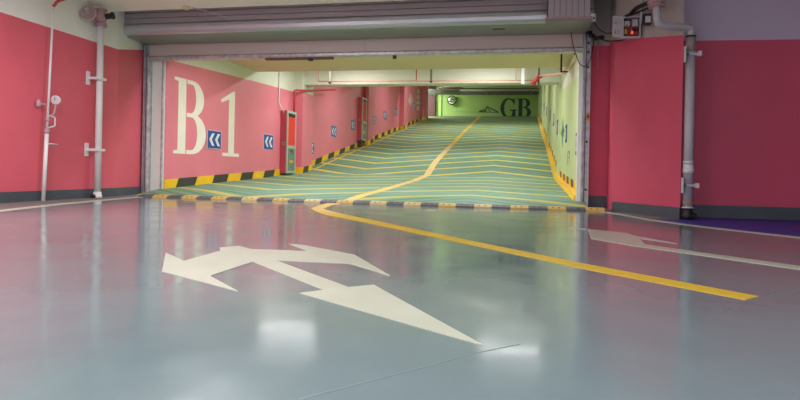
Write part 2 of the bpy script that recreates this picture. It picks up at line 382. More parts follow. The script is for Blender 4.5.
# end wall
b=MB(); b.box(-7.09,RX+.33,48,48.3,4.3,6.78,'green_end'); b.box(-7.09,RX+.33,48,48.3,6.78,7.6,'rampwhite'); b.box(-6.75,-6.62,47.9,48,4.66,6.75,'green_end')
struct(b.build('wall_end'))
b=MB(); b.box(-13,-7.1,47.7,48.3,4.3,7.6,'unlitwall'); b.box(-13.2,-13,42.6,48.3,4.3,7.6,'unlitwall'); b.box(-13,-7.18,42.4,42.6,4.3,7.6,'unlitwall'); struct(b.build('wall_side_passage'))
# ramp ceilings and beams
b=MB(); b.box(-7.18,1.3,10.95,14.5,3.05,3.4,'soffit')
b.box(-7.18,1.3,10.9,17.8,4.0,4.2,'rampwhite'); b.box(-7.18,1.3,14.3,14.5,3.4,4.0,'rampwhite')
slopewall(b,-7.18,1.3,17.8,43,lambda Y:rz(Y)+3.5 if Y>18 else 4.0,lambda Y:rz(Y)+3.7,'rampwhite',20)
b.box(-13.2,1.3,42.9,48.3,7.45,7.7,'rampwhite')
struct(b.build('ceiling_ramp'))
b=MB(); b.box(LX,RX,17.32,17.8,3.12,4.0,'rampwhite'); struct(b.build('beam'))
for Y0 in (25.05,32.75,40.25):
    b=MB(); b.box(LX,RX,Y0,Y0+.4,rz(Y0)+2.85,rz(Y0)+3.6,'rampwhite'); struct(b.build('beam'))

# painted hazard strips at the foot of the ramp walls
def stripes(name,X,sgn,segs,h,t,pitch,slant,z0=0):
    """segs: list of (Ya,Yb) along a plane X, sgn = direction the strip sticks out"""
    b=MB()
    k=0
    for a,c,Xs in segs:
        y=a; 
        Ys=[10.98-pitch+pitch*i for i in range(80)]
        cuts=[a]+[q for q in Ys if a<q<c]+[c]
        for p,q in zip(cuts,cuts[1:]):
            idx=int(math.floor(((p+q)/2-(10.98-pitch))/pitch))
            m='yellow' if idx%2==0 else 'black'
            sp=0 if p==a else slant; sq=0 if q==c else min(slant,c-q)
            f=lambda Y:rz(Y)+z0
            x0,x1=Xs,Xs+sgn*t
            g=tx if Xs==-6.85 else (lambda Y:0)
            b.hexa([(x0+g(p),p,f(p)),(x1+g(p),p,f(p)),(x1+g(q),q,f(q)),(x0+g(q),q,f(q)),(x0+g(p+sp),p+sp,f(p+sp)+h),(x1+g(p+sp),p+sp,f(p+sp)+h),(x1+g(q+sq),q+sq,f(q+sq)+h),(x0+g(q+sq),q+sq,f(q+sq)+h)],m)
    return b
segs=[]
for i,(a,c) in enumerate(bays): segs.append((a,c,LX))
b=stripes('s',LX,1,segs,.18,.012,.67,.1)
for Y0 in (17.2,25.0,32.7,40.2):
    bb=stripes('s',LX+.25,1,[(Y0,Y0+.9,LX+.25)],.18,.012,.45,.06)
    i=len(b.v); b.v+=bb.v; b.f+=[[q+i for q in f] for f in bb.f]; b.m+=[b.mi(bb.mats[q]) for q in bb.m]; b.smooth+=bb.smooth
    b.box(LX,LX+.262,Y0-.012,Y0,rz(Y0)-.02,rz(Y0)+.18,'yellow')
# thin yellow edge line on the floor
for a,c in zip(ys,ys[1:]):
    if a<17.6 or c>43: continue
    x=LX+.25
    b.hexa([(x+.02,a,rz(a)),(x+.09,a,rz(a)),(x+.09,c,rz(c)),(x+.02,c,rz(c)),(x+.02,a,rz(a)+.004),(x+.09,a,rz(a)+.004),(x+.09,c,rz(c)+.004),(x+.02,c,rz(c)+.004)],'yellow')
o=b.build('baseboard_ramp_left'); struct(o)
b=stripes('s',RX,-1,[(10.62,44,RX)],.15,.012,.64,.1,z0=.09)
yy=[10.62+i*.9 for i in range(38)]
for a,c in zip(yy,yy[1:]):
    b.hexa([(RX-.15,a,rz(a)-.02),(RX,a,rz(a)-.02),(RX,c,rz(c)-.02),(RX-.15,c,rz(c)-.02),(RX-.11,a,rz(a)+.09),(RX,a,rz(a)+.09),(RX,c,rz(c)+.09),(RX-.11,c,rz(c)+.09)],'yellow')
struct(b.build('baseboard_ramp_right'))

# ------------------------------------------------------------------ roller shutter at the gateway
sh=thing('roller_shutter',(-3.1,9.7,2.9),'wide ribbed steel roller shutter rolled up over the ramp entrance','shutter')
HX0,HX1=-7.2,1.0
b=MB()
prof=[]  # slatted front of the coil cover, y/z profile
z=3.5; y=9.62
pts=[]
while z>3.16:
    pts.append((9.66,z)); pts.append((9.63,z-.012)); pts.append((9.62,z-.085)); pts.append((9.66,z-.092)); z-=.1
pts+=[(9.66,3.10)]
poly=pts+[(9.72,3.10),(9.72,3.5)]
b.prism(poly,lambda u,v,w:(HX0+w,u,v),HX1-HX0,'slat'); b.build('slatted_cover',sh)
b=MB(); b.prism([(9.70,3.10),(9.63,3.10),(9.60,3.07),(9.592,3.02),(9.60,2.965),(9.63,2.93),(9.72,2.925),(9.72,3.10)],lambda u,v,w:(HX0+w,u,v),HX1-HX0,'lip'); tag(b.build('rounded_lip',sh),'brighter rounded steel lip',None)
b=MB(); b.prism([(9.72,2.93),(9.72,3.5),(10.4,3.5),(10.4,2.90),(9.78,2.905)],lambda u,v,w:(HX0+.01+w,u,v),HX1-HX0-.02,'housing'); b.build('housing',sh)
b=MB(); b.box(HX0-.03,HX0,9.6,9.76,2.90,3.5,'slat_dark'); 
for k in range(5): b.lathe((HX0-.015,9.595,2.95+.12*k),(0,-1,0),[(.012,0),(.008,.01)],'bolt',8)
b.build('end_bracket',sh)
b=MB(); b.box(-.55,-.35,9.9,9.95,2.896,2.905,'darkmetal'); b.build('vent_slot',sh)
b=MB(); b.box(-7.17,.92,10.42,10.5,2.655,3.3,'fascia'); b.box(-2.85,-2.845,10.416,10.42,2.66,2.95,'housing'); b.build('curtain',sh)
b=MB(); b.prism([(10.38,2.60),(10.37,2.62),(10.37,2.655),(10.39,2.675),(10.42,2.685),(10.52,2.685),(10.52,2.60)],lambda u,v,w:(-7.19+w,u,v),8.12,'galv')
b.build('bottom_bar',sh)
b=MB(); b.box(-4.75,-3.45,10.40,10.50,2.565,2.60,'brown'); b.box(-3.9,-3.82,10.39,10.43,2.53,2.58,'darkmetal'); b.build('locking_strip',sh)
b=MB(); b.box(-2.32,-2.26,10.39,10.43,2.54,2.60,'darkmetal'); b.build('latch',sh)
for (x0,x1,nm) in ((-7.29,-7.19,'guide_rail'),(.93,1.055,'guide_rail')):
    b=MB(); b.box(x0,x1,10.45,10.6,.0,2.9,'rail'); b.box(x0-.0,x0+.025,10.42,10.45,.0,2.9,'rail'); b.box(x1-.025,x1,10.42,10.45,.0,2.9,'rail'); b.box(x0+.05,x0+.06,10.435,10.45,.0,2.9,'slat_dark')
    if x0>0:
        for zz in (.3,1.1,2.35,2.6,2.75): b.lathe((x0+.085,10.45,zz),(0,-1,0),[(.02,0),(.014,.02)],'bolt',8)
    o=b.build(nm,sh)
b=MB(); b.box(-6.985,-6.955,10.56,10.6,.06,2.6,'rail'); b.build('inner_guide_strip',sh)
b=MB(); b.box(1.0,1.05,10.405,10.42,1.46,1.58,'tag'); b.box(1.005,1.045,10.40,10.405,1.5,1.54,'brown'); tag(b.build('warning_tag',sh),'orange warning tag',None)
# white door jambs either side
b=MB(); b.box(.87,.93,10.5,10.62,0.08,3.0,'jambwhite'); struct(b.build('trim_1'))
b=MB(); b.box(-7.19,-6.985,10.56,10.6,0.02,3.0,'jambwhite'); struct(b.build('trim_2'))
# motor cover with vertical ribs on the right end of the shutter
mc=thing('motor_cover',(.62,9.4,2.9),'grey metal cover with vertical ribs above a ledge, on the right end of the shutter','cover')
b=MB()
for k in range(7):
    x=.31+k*.088; b.box(x+.004,x+.084,9.36,9.6,2.92,3.5,'slat')
b.box(.30,.93,9.375,9.6,2.92,3.5,'slat_dark'); b.build('ribbed_panel',mc)
b=MB(); b.box(.27,.95,9.31,9.6,2.885,2.915,'pinkmetal'); b.box(.28,.95,9.33,9.6,2.85,2.885,'housing'); b.build('ledge',mc)
b=MB(); b.box(.96,1.0,9.33,9.36,2.84,2.95,'boxwhite'); b.box(.965,.985,9.325,9.33,2.87,2.9,'darkmetal'); b.build('end_tab',mc)

# ------------------------------------------------------------------ speed bump in the gateway
sb=thing('speed_bump',(-3.1,9.6,0),'low rubber speed bump of alternating yellow and black blocks across the ramp foot','speed bump')
bx=[-7.2,-6.95,-6.62,-6.32,-6.05,-5.78,-5.585,-5.36,-5.155,-4.93,-4.68,-4.44]
edges=[-6.64+.28*i for i in range(29)]
for i,(a,c) in enumerate(zip(edges,edges[1:])):
    b=MB(); m='hump_k' if i%2==0 else ('hump_y' if i<6 or i>24 or random.random()<.3 else 'hump_c')
    b.prism([(9.40,0),(9.405,.022),(9.50,.05),(9.64,.05),(9.74,.02),(9.745,0)],lambda u,v,w:(a+.003+w,u,v),c-a-.006,m)
    for dx in (.3,.62):
        xx=a+(c-a)*dx; b.lathe((xx,9.452,.034),(0,-.28,.95),[(.014,0),(.014,.006)],'bolt',8)
    o=b.build('bump_block',sb)
    if i in (0,): pass
b=MB(); b.prism([(9.42,0),(9.50,.04),(9.64,.04),(9.73,0)],lambda u,v,w:(edges[-1]+.003+w,u,v),.1,'hump_k'); b.build('end_cap',sb)

# ------------------------------------------------------------------ road markings in the hall
ARW=[(165.6,252.8),(183.8,261.3),(220.3,251),(219.4,247.8),(239,246.3),(251.6,249.4),(307.8,251.3),(289,244),(303,245.3),(354.7,255),(390,276),(350,263.8),(275.6,260.6),(348.4,287.5),(373.7,285.2),(484,346),(300,293.4),(324,290.3),(253,262),(210,276.3),(238,291.6),(162,271.6)]
floor_poly('road_arrow',ARW,'linewhite',.003,'large white three-headed arrow painted on the grey floor in the foreground','arrow marking')
floor_poly('road_arrow',[(587.5,229.2),(626,233.2),(638.2,236.5),(677,243.9),(639,238.7),(645,244.5),(700,252.6),(800,266.2),(860,274.5),(860,278.5),(800,269.8),(700,255.4),(633,246),(591,238.8)],'linewhite',.003,'worn white arrow with a long thin shaft near the right wall','arrow marking')
floor_poly('road_line',[(332,202.0),(318,205.5),(311,208.5),(316,211.6),(327,215.3),(360,221.5),(470,244.8),(580,268.3),(745,300),(758.8,296.6),(580,263),(470,240.6),(360,217.6),(335,212.3),(322.8,209.0),(332,205.4),(346,202.0)],'lineyellow',.0025,'yellow line curving out of the ramp across the foreground floor','line marking')
floor_poly('road_line',[(150,196.8),(135,197.8),(60,204.9),(0,211.8),(-60,220),(-60,217.8),(0,210),(60,203.4),(135,196.8)],'linewhite',.003,'thin white boundary line along the left wall','line marking')
floor_poly('road_line',[(597,210.6),(620,213.7),(647,218.8),(700,225.9),(750,231.6),(800,236.9),(860,243.5),(860,245.3),(800,238.3),(750,232.8),(700,227.2),(647,220.1),(620,215),(600,211.9)],'linewhite',.003,'thin white boundary line curving along the pillar and right wall','line marking')
floor_poly('road_line',[(566,227.1),(586,229.0),(586,229.9),(566,227.9)],'linewhite',.003,'short faint white dash left of the worn arrow near the right wall','line marking')
# floor paint zones
b=MB(); P=[on_floor(*p) for p in [(652,218.9),(700,225.5),(750,231.2),(800,236.5),(860,243.1)]]+[(6.6,8.84),(2.05,8.84),(2.05,8.3)]
b.prism(P,lambda u,v,w:(u,v,w),.0015,'bluefloor'); struct(b.build('floor_edge_blue'))
b=MB(); P=[on_floor(*p) for p in [(-60,217.4),(0,209.6),(60,203.0),(135,196.4),(150,195.6)]]+[(-7.30,10.4),(-7.09,9.42),(-6.92,4.5)]
b.prism(P,lambda u,v,w:(u,v,w),.0015,'concrete'); struct(b.build('floor_edge_grey'))
b=MB(); P=[on_floor(*p) for p in [(598,209.9),(620,213.1),(647,218.2),(652,218.9)]]+[(2.02,8.32),(1.34,9.6),(1.3,9.74),(1.05,9.74)]
b.prism(P,lambda u,v,w:(u,v,w),.0015,'concrete'); struct(b.build('floor_edge_pillar'))
for pts in ([(300,399.0),(401,372.6),(484,346.6),(520,349.5),(484,347.8),(401,373.8),(302,399.9)],):
    P=[on_floor(*p) for p in [(298,399),(401,372.6),(470,354),(520,343.5),(520,344.2),(470,354.8),(401,373.5),(300,399.9)]]
    b=MB(); b.prism(P,lambda u,v,w:(u,v,w),.001,'joint'); struct(b.build('floor_joint'))
b=MB(); P=[on_floor(*p) for p in [(766,296.2),(800,289),(800,289.5),(766,296.8)]]; b.prism(P,lambda u,v,w:(u,v,w),.001,'joint'); struct(b.build('floor_joint'))

# centre line climbing the ramp
b=MB(); CL=[(-2.96,9.78),(-2.84,10.5),(-2.75,11.75),(-2.76,15.1),(-2.80,17.5),(-2.95,20.1),(-3.1,29.7),(-3.2,42),(-3.2,44),(-3.2,47.5)]
def clx(Y):
    for (xa,a),(xb,c) in zip(CL,CL[1:]):
        if Y<=c: return xa+(xb-xa)*(Y-a)/(c-a)
    return CL[-1][0]
cy=sorted(set([9.78,10.5,11.4,12.3,13.7,15.1,16.3,17.5,18.6,20.1]+[22+2*i for i in range(11)]+[44,47.5]))
for a,c in zip(cy,cy[1:]):
    w_=.10; xa,xb=clx(a),clx(c); e=.004
    b.hexa([(xa-w_,a,rz(a)),(xa+w_,a,rz(a)),(xb+w_,c,rz(c)),(xb-w_,c,rz(c)),(xa-w_,a,rz(a)+e),(xa+w_,a,rz(a)+e),(xb+w_,c,rz(c)+e),(xb-w_,c,rz(c)+e)],'lineyellow')
tag(b.build('road_line',origin=(-2.8,10,0)),'broad yellow centre line climbing the green chevron ramp','line marking')

# ------------------------------------------------------------------ painted letters
def arc(cx,cy,rx,ry,a0,a1,n=14): return [(cx+rx*math.cos(math.radians(a0+(a1-a0)*k/n)),cy+ry*math.sin(math.radians(a0+(a1-a0)*k/n))) for k in range(n+1)]
def ringpoly(cx,cy,RX_,RY_,rx,ry,a0,a1,icx=None):
    icx=cx if icx is None else icx
    return arc(cx,cy,RX_,RY_,a0,a1)+arc(icx,cy,rx,ry,a1,a0)
def glyph_B(st=.2,ser=.05):   # unit height 1, width ~.66
    s=.055
    return [[(.06,0),(.30,0),(.30,1),(.06,1)] if False else [(.09,0),(.09+st,0),(.09+st,1),(.09,1)],
            [(0,0),(.12,0),(.12,s),(0,s*.7)],[(0,1),(0,1-s*.7),(.12,1-s),(.12,1)],
            [(.28,1),(.42,1),(.42,1-s),(.28,1-s)],[(.28,0),(.42,0),(.42,s),(.28,s)],[(.28,.5),(.40,.5),(.40,.555),(.28,.555)],
            ringpoly(.40,.755,.28,.245,.09,.19,90,-90),ringpoly(.40,.2775,.34,.2775,.13,.2225,90,-90)]
def glyph_1():
    s=.05
    return [[(.21,0),(.36,0),(.36,1),(.32,1),(.21,.92)],[(.06,0),(.50,0),(.50,s),(.06,s)],[(.0,.83),(.02,.79),(.21,.86),(.34,1),(.26,.97)]]
def glyph_G():
    return [ringpoly(.42,.5,.42,.52,.24,.45,55,180,.44),ringpoly(.42,.5,.42,.52,.24,.45,180,302,.44),
            [(.60,.12),(.64,.40),(.78,.40),(.78,.06),(.68,.0)],[(.50,.36),(.50,.42),(.86,.42),(.86,.36)],[(.66,.98),(.70,.68),(.74,.68),(.74,1.0),(.70,1.0)],[(.60,.86),(.66,.98),(.70,.9),(.70,.70)],[(.60,.03),(.64,.14),(.70,.10),(.70,.02)]]
def letter(polys,fn,m,t,origin,label):
    b=MB()
    for k,p in enumerate(polys): b.prism(p,fn,t+k*.0004,m)
    return tag(b.build('painted_letter',origin=origin),label,'letter')
zb=.815
letter(glyph_B(.17),lambda u,v,w:(LX+tx(10.89+u*1.56)+w,10.89+u*1.56,zb+.0+v*1.55),'letterwhite',.004,(LX,11.4,zb),'tall cream letter B painted on the pink ramp wall')
letter(glyph_1(),lambda u,v,w:(LX+w,12.66+u*1.86,zb+v*1.56),'letterwhite',.004,(LX,13.1,zb),'tall cream numeral 1 painted between the first two blue chevron signs')
letter(glyph_G(),lambda u,v,w:(-1.93+u*1.5,48-w,4.93+v*1.5),'navygreen',.01,(-1.3,48,4.9),'dark teal letter G painted on the green end wall')
letter(glyph_B(.2),lambda u,v,w:(-.66+u*1.5,48-w,4.93+v*1.5),'navygreen',.01,(-.1,48,4.9),'dark teal letter B painted on the green end wall beside the G')
# mountain-like emblem beside the letters
b=MB()
def stroke(b,pts,wd,fn,t,m):
    for (x0,y0),(x1,y1) in zip(pts,pts[1:]):
        d=Vector((x1-x0,y1-y0)); n=Vector((-d.y,d.x)).normalized()*wd/2
        b.prism([(x0+n.x,y0+n.y),(x0-n.x,y0-n.y),(x1-n.x,y1-n.y),(x1+n.x,y1+n.y)],fn,t,m)
fe=lambda u,v,w:(u,48-w,v)
stroke(b,[(-3.6,5.36),(-3.42,5.52),(-3.38,5.36),(-3.2,5.62),(-3.15,5.40)],.07,fe,.01,'navygreen')
stroke(b,[(-3.1,5.38),(-3.0,5.80),(-2.1,5.36)],.08,fe,.011,'navygreen'); stroke(b,[(-2.95,5.70),(-2.7,5.38)],.06,fe,.012,'navygreen')
stroke(b,[(-3.6,5.37),(-2.05,5.34)],.05,fe,.009,'navygreen'); stroke(b,[(-5.6,5.38),(-3.6,5.36)],.025,fe,.009,'leafdark')
tag(b.build('painted_emblem',origin=(-3,48,5.3)),'dark angular mountain emblem with a thin line, left of the letters on the end wall','emblem')
# white lattice diamond and upright character column on the far pink wall
b=MB()
cyy,cz=35.9,4.89
for i in range(5):
    for j in range(5):
        a=(i-2)*.13; c=(j-2)*.13; yy_=cyy+(a+c)*1.25; zz=cz+(a-c)*.62
        b.prism([(yy_-.12,zz),(yy_,zz+.06),(yy_+.12,zz),(yy_,zz-.06)],lambda u,v,w:(LX+w,u,v+.16*(u-cyy)),.004,'letterwhite')
tag(b.build('painted_emblem',origin=(LX,cyy,cz)),'cream lattice diamond painted on the far end of the pink ramp wall','emblem')
b=MB()
fw=lambda u,v,w:(LX+w,u,v)
for k in range(4):
    z0=4.55+k*.37; yc=38.6
    stroke(b,[(yc-.6,z0),(yc+.6,z0+.1)],.06,fw,.004,'letterwhite'); stroke(b,[(yc-.5,z0+.12),(yc+.5,z0+.24)],.06,fw,.004,'letterwhite'); stroke(b,[(yc,z0-.02),(yc+.05,z0+.28)],.12,fw,.005,'letterwhite')
tag(b.build('painted_emblem',origin=(LX,38.4,4.9)),'upright column of faded white characters beside the lattice diamond on the pink wall','emblem')
# diamond compass and number on the green wall
b=MB(); fr_=lambda u,v,w:(RX-w,u,v)
yc,zc=16.2,1.65
b.prism([(yc-.72,zc),(yc-.25,zc+.12),(yc,zc+.4),(yc+.25,zc+.12),(yc+.72,zc),(yc+.25,zc-.12),(yc,zc-.4),(yc-.25,zc-.12)],fr_,.004,'leafdark')
stroke(b,[(yc-.42,zc-.12),(yc-.1,zc+.3)],.05,fr_,.005,'leafdark'); stroke(b,[(yc+.1,zc-.3),(yc+.42,zc+.1)],.05,fr_,.005,'leafdark')
tag(b.build('painted_emblem',origin=(RX,yc,zc)),'dark green four-pointed star painted on the light green ramp wall','emblem')
b=MB(); yc,zc=13.9,.78
stroke(b,[(yc+.3,zc+.28),(yc+.3,zc)],.03,fr_,.004,'leafdark'); stroke(b,[(yc+.3,zc+.28),(yc-.05,zc+.28)],.03,fr_,.004,'leafdark'); stroke(b,[(yc+.3,zc+.15),(yc+.05,zc+.15)],.03,fr_,.004,'leafdark')
stroke(b,[(yc-.3,zc+.28),(yc-.3,zc)],.03,fr_,.004,'leafdark'); stroke(b,[(yc-.3,zc+.28),(yc-.12,zc+.22)],.03,fr_,.004,'leafdark')
tag(b.build('painted_number',origin=(RX,yc,zc)),'small thin green characters low on the green ramp wall near the gateway','number')

# ------------------------------------------------------------------ chevron signs
def sign_mesh(side):
    r=thing('chevron_sign',(0,0,0),'','sign')
    x=lambda w:(w if side<0 else -w)
    b=MB(); h=.205; q=.31 if side<0 else .24
    b.prism([(-q,-h),(q,-h),(q,h),(-q,h)],lambda u,v,w:(x(w),u,v),.012,'signwhite' if side<0 else 'blue'); 
    b.prism([(-q+.015,-h+.01),(q-.015,-h+.01),(q-.015,h-.01),(-q+.015,h-.01)],lambda u,v,w:(x(.012+w),u,v),.002,'blue'); b.build('sign_plate',r)
    b=MB()
    for c in (-.20,.05):
        b.prism([((c+.2)*q/.31,.14),((c+.09)*q/.31,.14),((c-.03)*q/.31,0),((c+.09)*q/.31,-.14),((c+.2)*q/.31,-.14),((c+.08)*q/.31,0)],lambda u,v,w:(x(.014+w),u,v),.002,'signwhite')
    b.build('chevrons',r)
    return r
pl=sign_mesh(-1); pr=sign_mesh(1)
order=['first','second','third','fourth','fifth','sixth','seventh','eighth','ninth','tenth']
LS=[(12.38,1.17,'blue double-chevron sign between the tall B and 1'),(15.3,1.27,'blue double-chevron sign between the numeral 1 and the near fire cabinet'),
    (18.62,1.24,'blue chevron sign just past the near column, seen almost edge-on'),(21.0,1.95,'blue chevron sign midway between the two fire cabinets'),
    (23.5,2.38,'blue chevron sign right beside the far fire cabinet'),(26.9,2.88,'blue chevron sign first past the far fire cabinet'),
    (29.1,3.31,'blue chevron sign second past the far fire cabinet'),(31.76,3.75,'blue chevron sign last before the third pink column'),
    (34.6,4.22,'blue chevron sign left of the lattice diamond on the pink wall'),(37.1,4.66,'dark blue chevron sign right of the lattice diamond on the pink wall'),(39.55,5.1,'blue chevron sign at the far end of the pink wall')]
for i,(y,z,lab) in enumerate(LS):
    o=pl if i==0 else dup(pl,(0,0,0))
    o.location=(LX,y,z); o['label']=lab; o['group']='chevron signs on the pink ramp wall'
    o.rotation_euler=(0 if y<18 else math.radians(0),0,0)
RS=[(11.75,1.13,'green wall chevron sign nearest the gateway, half hidden by the jamb'),(14.8,1.52,'blue chevron sign just before the green star on the green wall'),
    (17.85,1.90,'blue chevron sign just past the green star on the green wall'),(21.3,2.42,'blue chevron sign third counting up the green wall past the star'),
    (24.4,2.85,'blue chevron sign high on the green wall before the far half'),(28.6,3.45,'blue chevron sign in the far half of the green wall'),
    (32.3,4.05,'small blue chevron sign near the top of the green wall'),(36.5,4.75,'smallest blue chevron sign at the top of the green wall')]
for i,(y,z,lab) in enumerate(RS):
    o=pr if i==0 else dup(pr,(0,0,0))
    o.location=(RX-(.05 if 17.2<y<18.1 or 25<y<25.9 else 0),y,z); o['label']=lab; o['group']='chevron signs on the green ramp wall'

# ------------------------------------------------------------------ fire hose cabinets
def cabinet(Y0,z0,label):
    r=thing('fire_hose_cabinet',(LX,Y0+.34,z0),label,'cabinet','fire hose cabinets on the pink ramp wall')
    X1=LX+.19; W=.68; H=1.80
    b=MB(); b.box(LX,X1,Y0,Y0+W,z0,z0+H,'cabpink'); b.build('body',r,bevel=.008)
    b=MB(); e=X1; t=.03
    for (a,c,p,q) in ((0,W,0,.07),(0,W,H-.07,H),(0,.07,.07,H-.07),(W-.07,W,.07,H-.07),(.07,W-.07,.72,.80)):
        b.box(e,e+t,Y0+a,Y0+c,z0+p,z0+q,'cabgrey')
    d=b.build('door',r)
    b=MB(); b.box(e,e+.015,Y0+.07,Y0+W-.07,z0+.80,z0+H-.17,'cabred'); b.build('red_panel',d)
    b=MB(); b.box(e,e+.02,Y0+.07,Y0+W-.07,z0+H-.17,z0+H-.07,'darkmetal'); b.build('header_panel',d)
    b=MB(); b.box(e,e+.012,Y0+.07,Y0+W-.07,z0+.07,z0+.56,'cabglass'); b.box(e+.012,e+.016,Y0+.22,Y0+.5,z0+.3,z0+.38,'tag'); b.build('lower_window',d)
    b=MB(); b.box(e,e+.02,Y0+.07,Y0+W-.07,z0+.56,z0+.72,'cabglass'); b.box(e+.02,e+.024,Y0+.3,Y0+.42,z0+.6,z0+.68,'darkmetal'); b.build('lock_panel',d)
    b=MB(); b.torus((LX+.11,Y0-.006,z0+.85),(0,1,0),.045,.006,'cabgrey',16); b.build('hose_port',r)
    b=MB(); b.box(LX,X1-.03,Y0+.03,Y0+W-.03,rz(Y0+W)-.02 if False else rz(Y0)+.02,z0,'black'); b.build('plinth',r)
    return r
cabinet(16.1,.42,'maroon fire hose cabinet with red door panel, nearest the tall numeral 1')
cabinet(24.15,1.80,'smaller looking maroon fire hose cabinet farther up the pink ramp wall')
# ------------------------------------------------------------------ pipes in the ramp
def pipe(name,path,r,m,label,cat='pipe',elbow=.08,group=None,extra=None,seg=12):
    b=MB(); b.tube(path,r,m,seg=seg,elbow=elbow)
    if extra: extra(b)
    return tag(b.build(name,origin=path[0]),label,cat,group)
pipe('riser_pipe',[(LX+.10,16.88,2.0),(LX+.10,16.88,2.90),(LX+.32,17.2,2.92),(LX+.38,19.9,3.32)],.03,'redpipe','red pipe rising from the near fire cabinet and bending along the wall')
pipe('riser_pipe',[(LX+.12,24.85,3.62),(LX+.12,24.85,4.7)],.035,'redpipe','red pipe rising from the far fire cabinet')
pipe('conduit',[(LX+.03,15.9,3.98),(LX+.03,15.9,2.4),(LX+.12,16.08,2.15)],.018,'pipewhite','thin pale conduit dropping from the ceiling to the near fire cabinet','conduit',.05)
sp=thing('sprinkler_pipe',(-3,16.95,3.16),'thin faded red sprinkler pipe strung along the ramp beam','pipe')
b=MB(); b.tube([(-6.05,16.95,3.165),(.24,16.95,3.125)],.017,'palepinkpipe'); b.build('main_pipe',sp)
for x,m in ((-6.03,'palepinkpipe'),(-5.68,'fix'),(-3.08,'redpipe'),(-.27,'palepinkpipe')):
    b=MB(); b.tube([(x,16.95,3.15),(x,16.95,4.0)],.015 if m!='fix' else .035,m); b.build('drop_pipe',sp)
for x in (-5.68,-2.65):
    b=MB(); b.lathe((x,16.95,3.09),(0,0,1),[(.03,0),(.04,.03),(.02,.06)],'darkmetal',10); b.build('sprinkler_head',sp)
b=MB(); b.tube([(-2.65,16.95,3.10),(-2.65,16.95,4.0)],.03,'duct'); b.build('hanger_rod',sp)
b=MB(); b.tube([(.20,16.9,3.03),(.27,16.9,3.12),(.36,16.85,3.21)],.055,'redpipe'); b.lathe((.19,16.9,3.0),(.6,0,.8),[(.08,0),(.08,.04)],'redpipe',16); b.lathe((.36,16.85,3.21),(.6,0,.8),[(.08,0),(.08,.04)],'redpipe',16); tag(b.build('elbow',sp),'thick bright red elbow',None)
b=MB(); b.tube([(.36,16.85,3.22),(.93,15.4,3.06),(.93,14.9,3.08)],.032,'palepinkpipe',elbow=.1); b.build('branch_pipe',sp)
b=MB(); b.box(-.12,-.04,16.9,17.0,3.02,4.0,'pipewhite'); tag(b.build('pipe_hanger',sp),'pale upright hanger',None)
b=MB(); b.tube([(.35,16.95,3.0),(.35,16.95,4.0)],.02,'darkmetal'); tag(b.build('pipe_hanger',sp),'dark upright hanger',None)
b=MB(); b.box(.70,.735,12.9,12.935,2.70,3.05,'darkmetal'); b.box(.70,.86,12.9,12.935,2.67,2.70,'darkmetal'); tag(b.build('angle_bracket',origin=(.7,12.9,3.05)),'dark angle bracket hanging from the olive soffit by the green wall','bracket')
pipe('conduit',[(.90,11.0,2.80),(.915,12.2,2.79),(.93,14.6,3.0)],.02,'soffit','pale conduit running high along the green wall','conduit',.05)
b=MB(); b.tube([(.83,11.3,3.05),(.83,11.3,2.80),(.86,11.3,2.72)],.012,'brown',elbow=.03); tag(b.build('hook',origin=(.83,11.3,3.05)),'rusty hook under the soffit near the right jamb','hook')
# ducts over the crest
du=thing('overhead_duct',(-3,45.3,6.5),'grey lagged duct crossing in front of the green end wall','duct')
b=MB(); b.tube([(-4.9,45.3,6.52),(.95,45.3,6.50)],.14,'duct'); b.build('duct_run',du)
b=MB(); b.tube([(-9,45.3,6.64),(-4.9,45.3,6.60)],.21,'cabgrey'); b.build('wide_sleeve',du)
for x in (-5.0,-2.85,-1.45,.4): 
    b=MB(); b.tube([(x-.05,45.3,6.52),(x+.05,45.3,6.52)],.17,'tape'); b.build('duct_collar',du)
pipe('riser_pipe',[(-6.2,44.9,6.86),(-4.6,44.9,6.84)],.07,'redpipe','short red pipe above the grey duct at the ramp top')
pipe('conduit',[(-6.4,44.7,6.80),(.93,44.7,6.72)],.035,'darkmetal','thin dark conduit above the grey duct at the ramp top','conduit')
# convex mirror
mr=thing('convex_mirror',(-5.75,47.9,6.2),'small round convex traffic mirror high on the green end wall','mirror')
b=MB(); b.lathe((-5.75,47.72,6.28),(0,-1,0),[(.33,0),(.31,.03),(.24,.07),(.12,.1),(.01,.11)],'mirror',28); b.build('mirror_dome',mr)
b=MB(); b.torus((-5.75,47.72,6.28),(0,1,0),.34,.04,'darkmetal',28); b.build('rim',mr)
b=MB(); b.tube([(-5.75,48,6.28),(-5.75,47.73,6.28)],.04,'darkmetal'); b.build('bracket',mr)
# red alarm call point on green wall
b=MB(); b.box(RX-.06,RX,25.0,25.2,3.95,4.15,'cabred') if False else b.box(RX-.05,RX,30.4,30.65,5.15,5.4,'cabred'); tag(b.build('alarm_button',origin=(RX,30.5,5.2)),'tiny red alarm box high on the green wall','alarm')

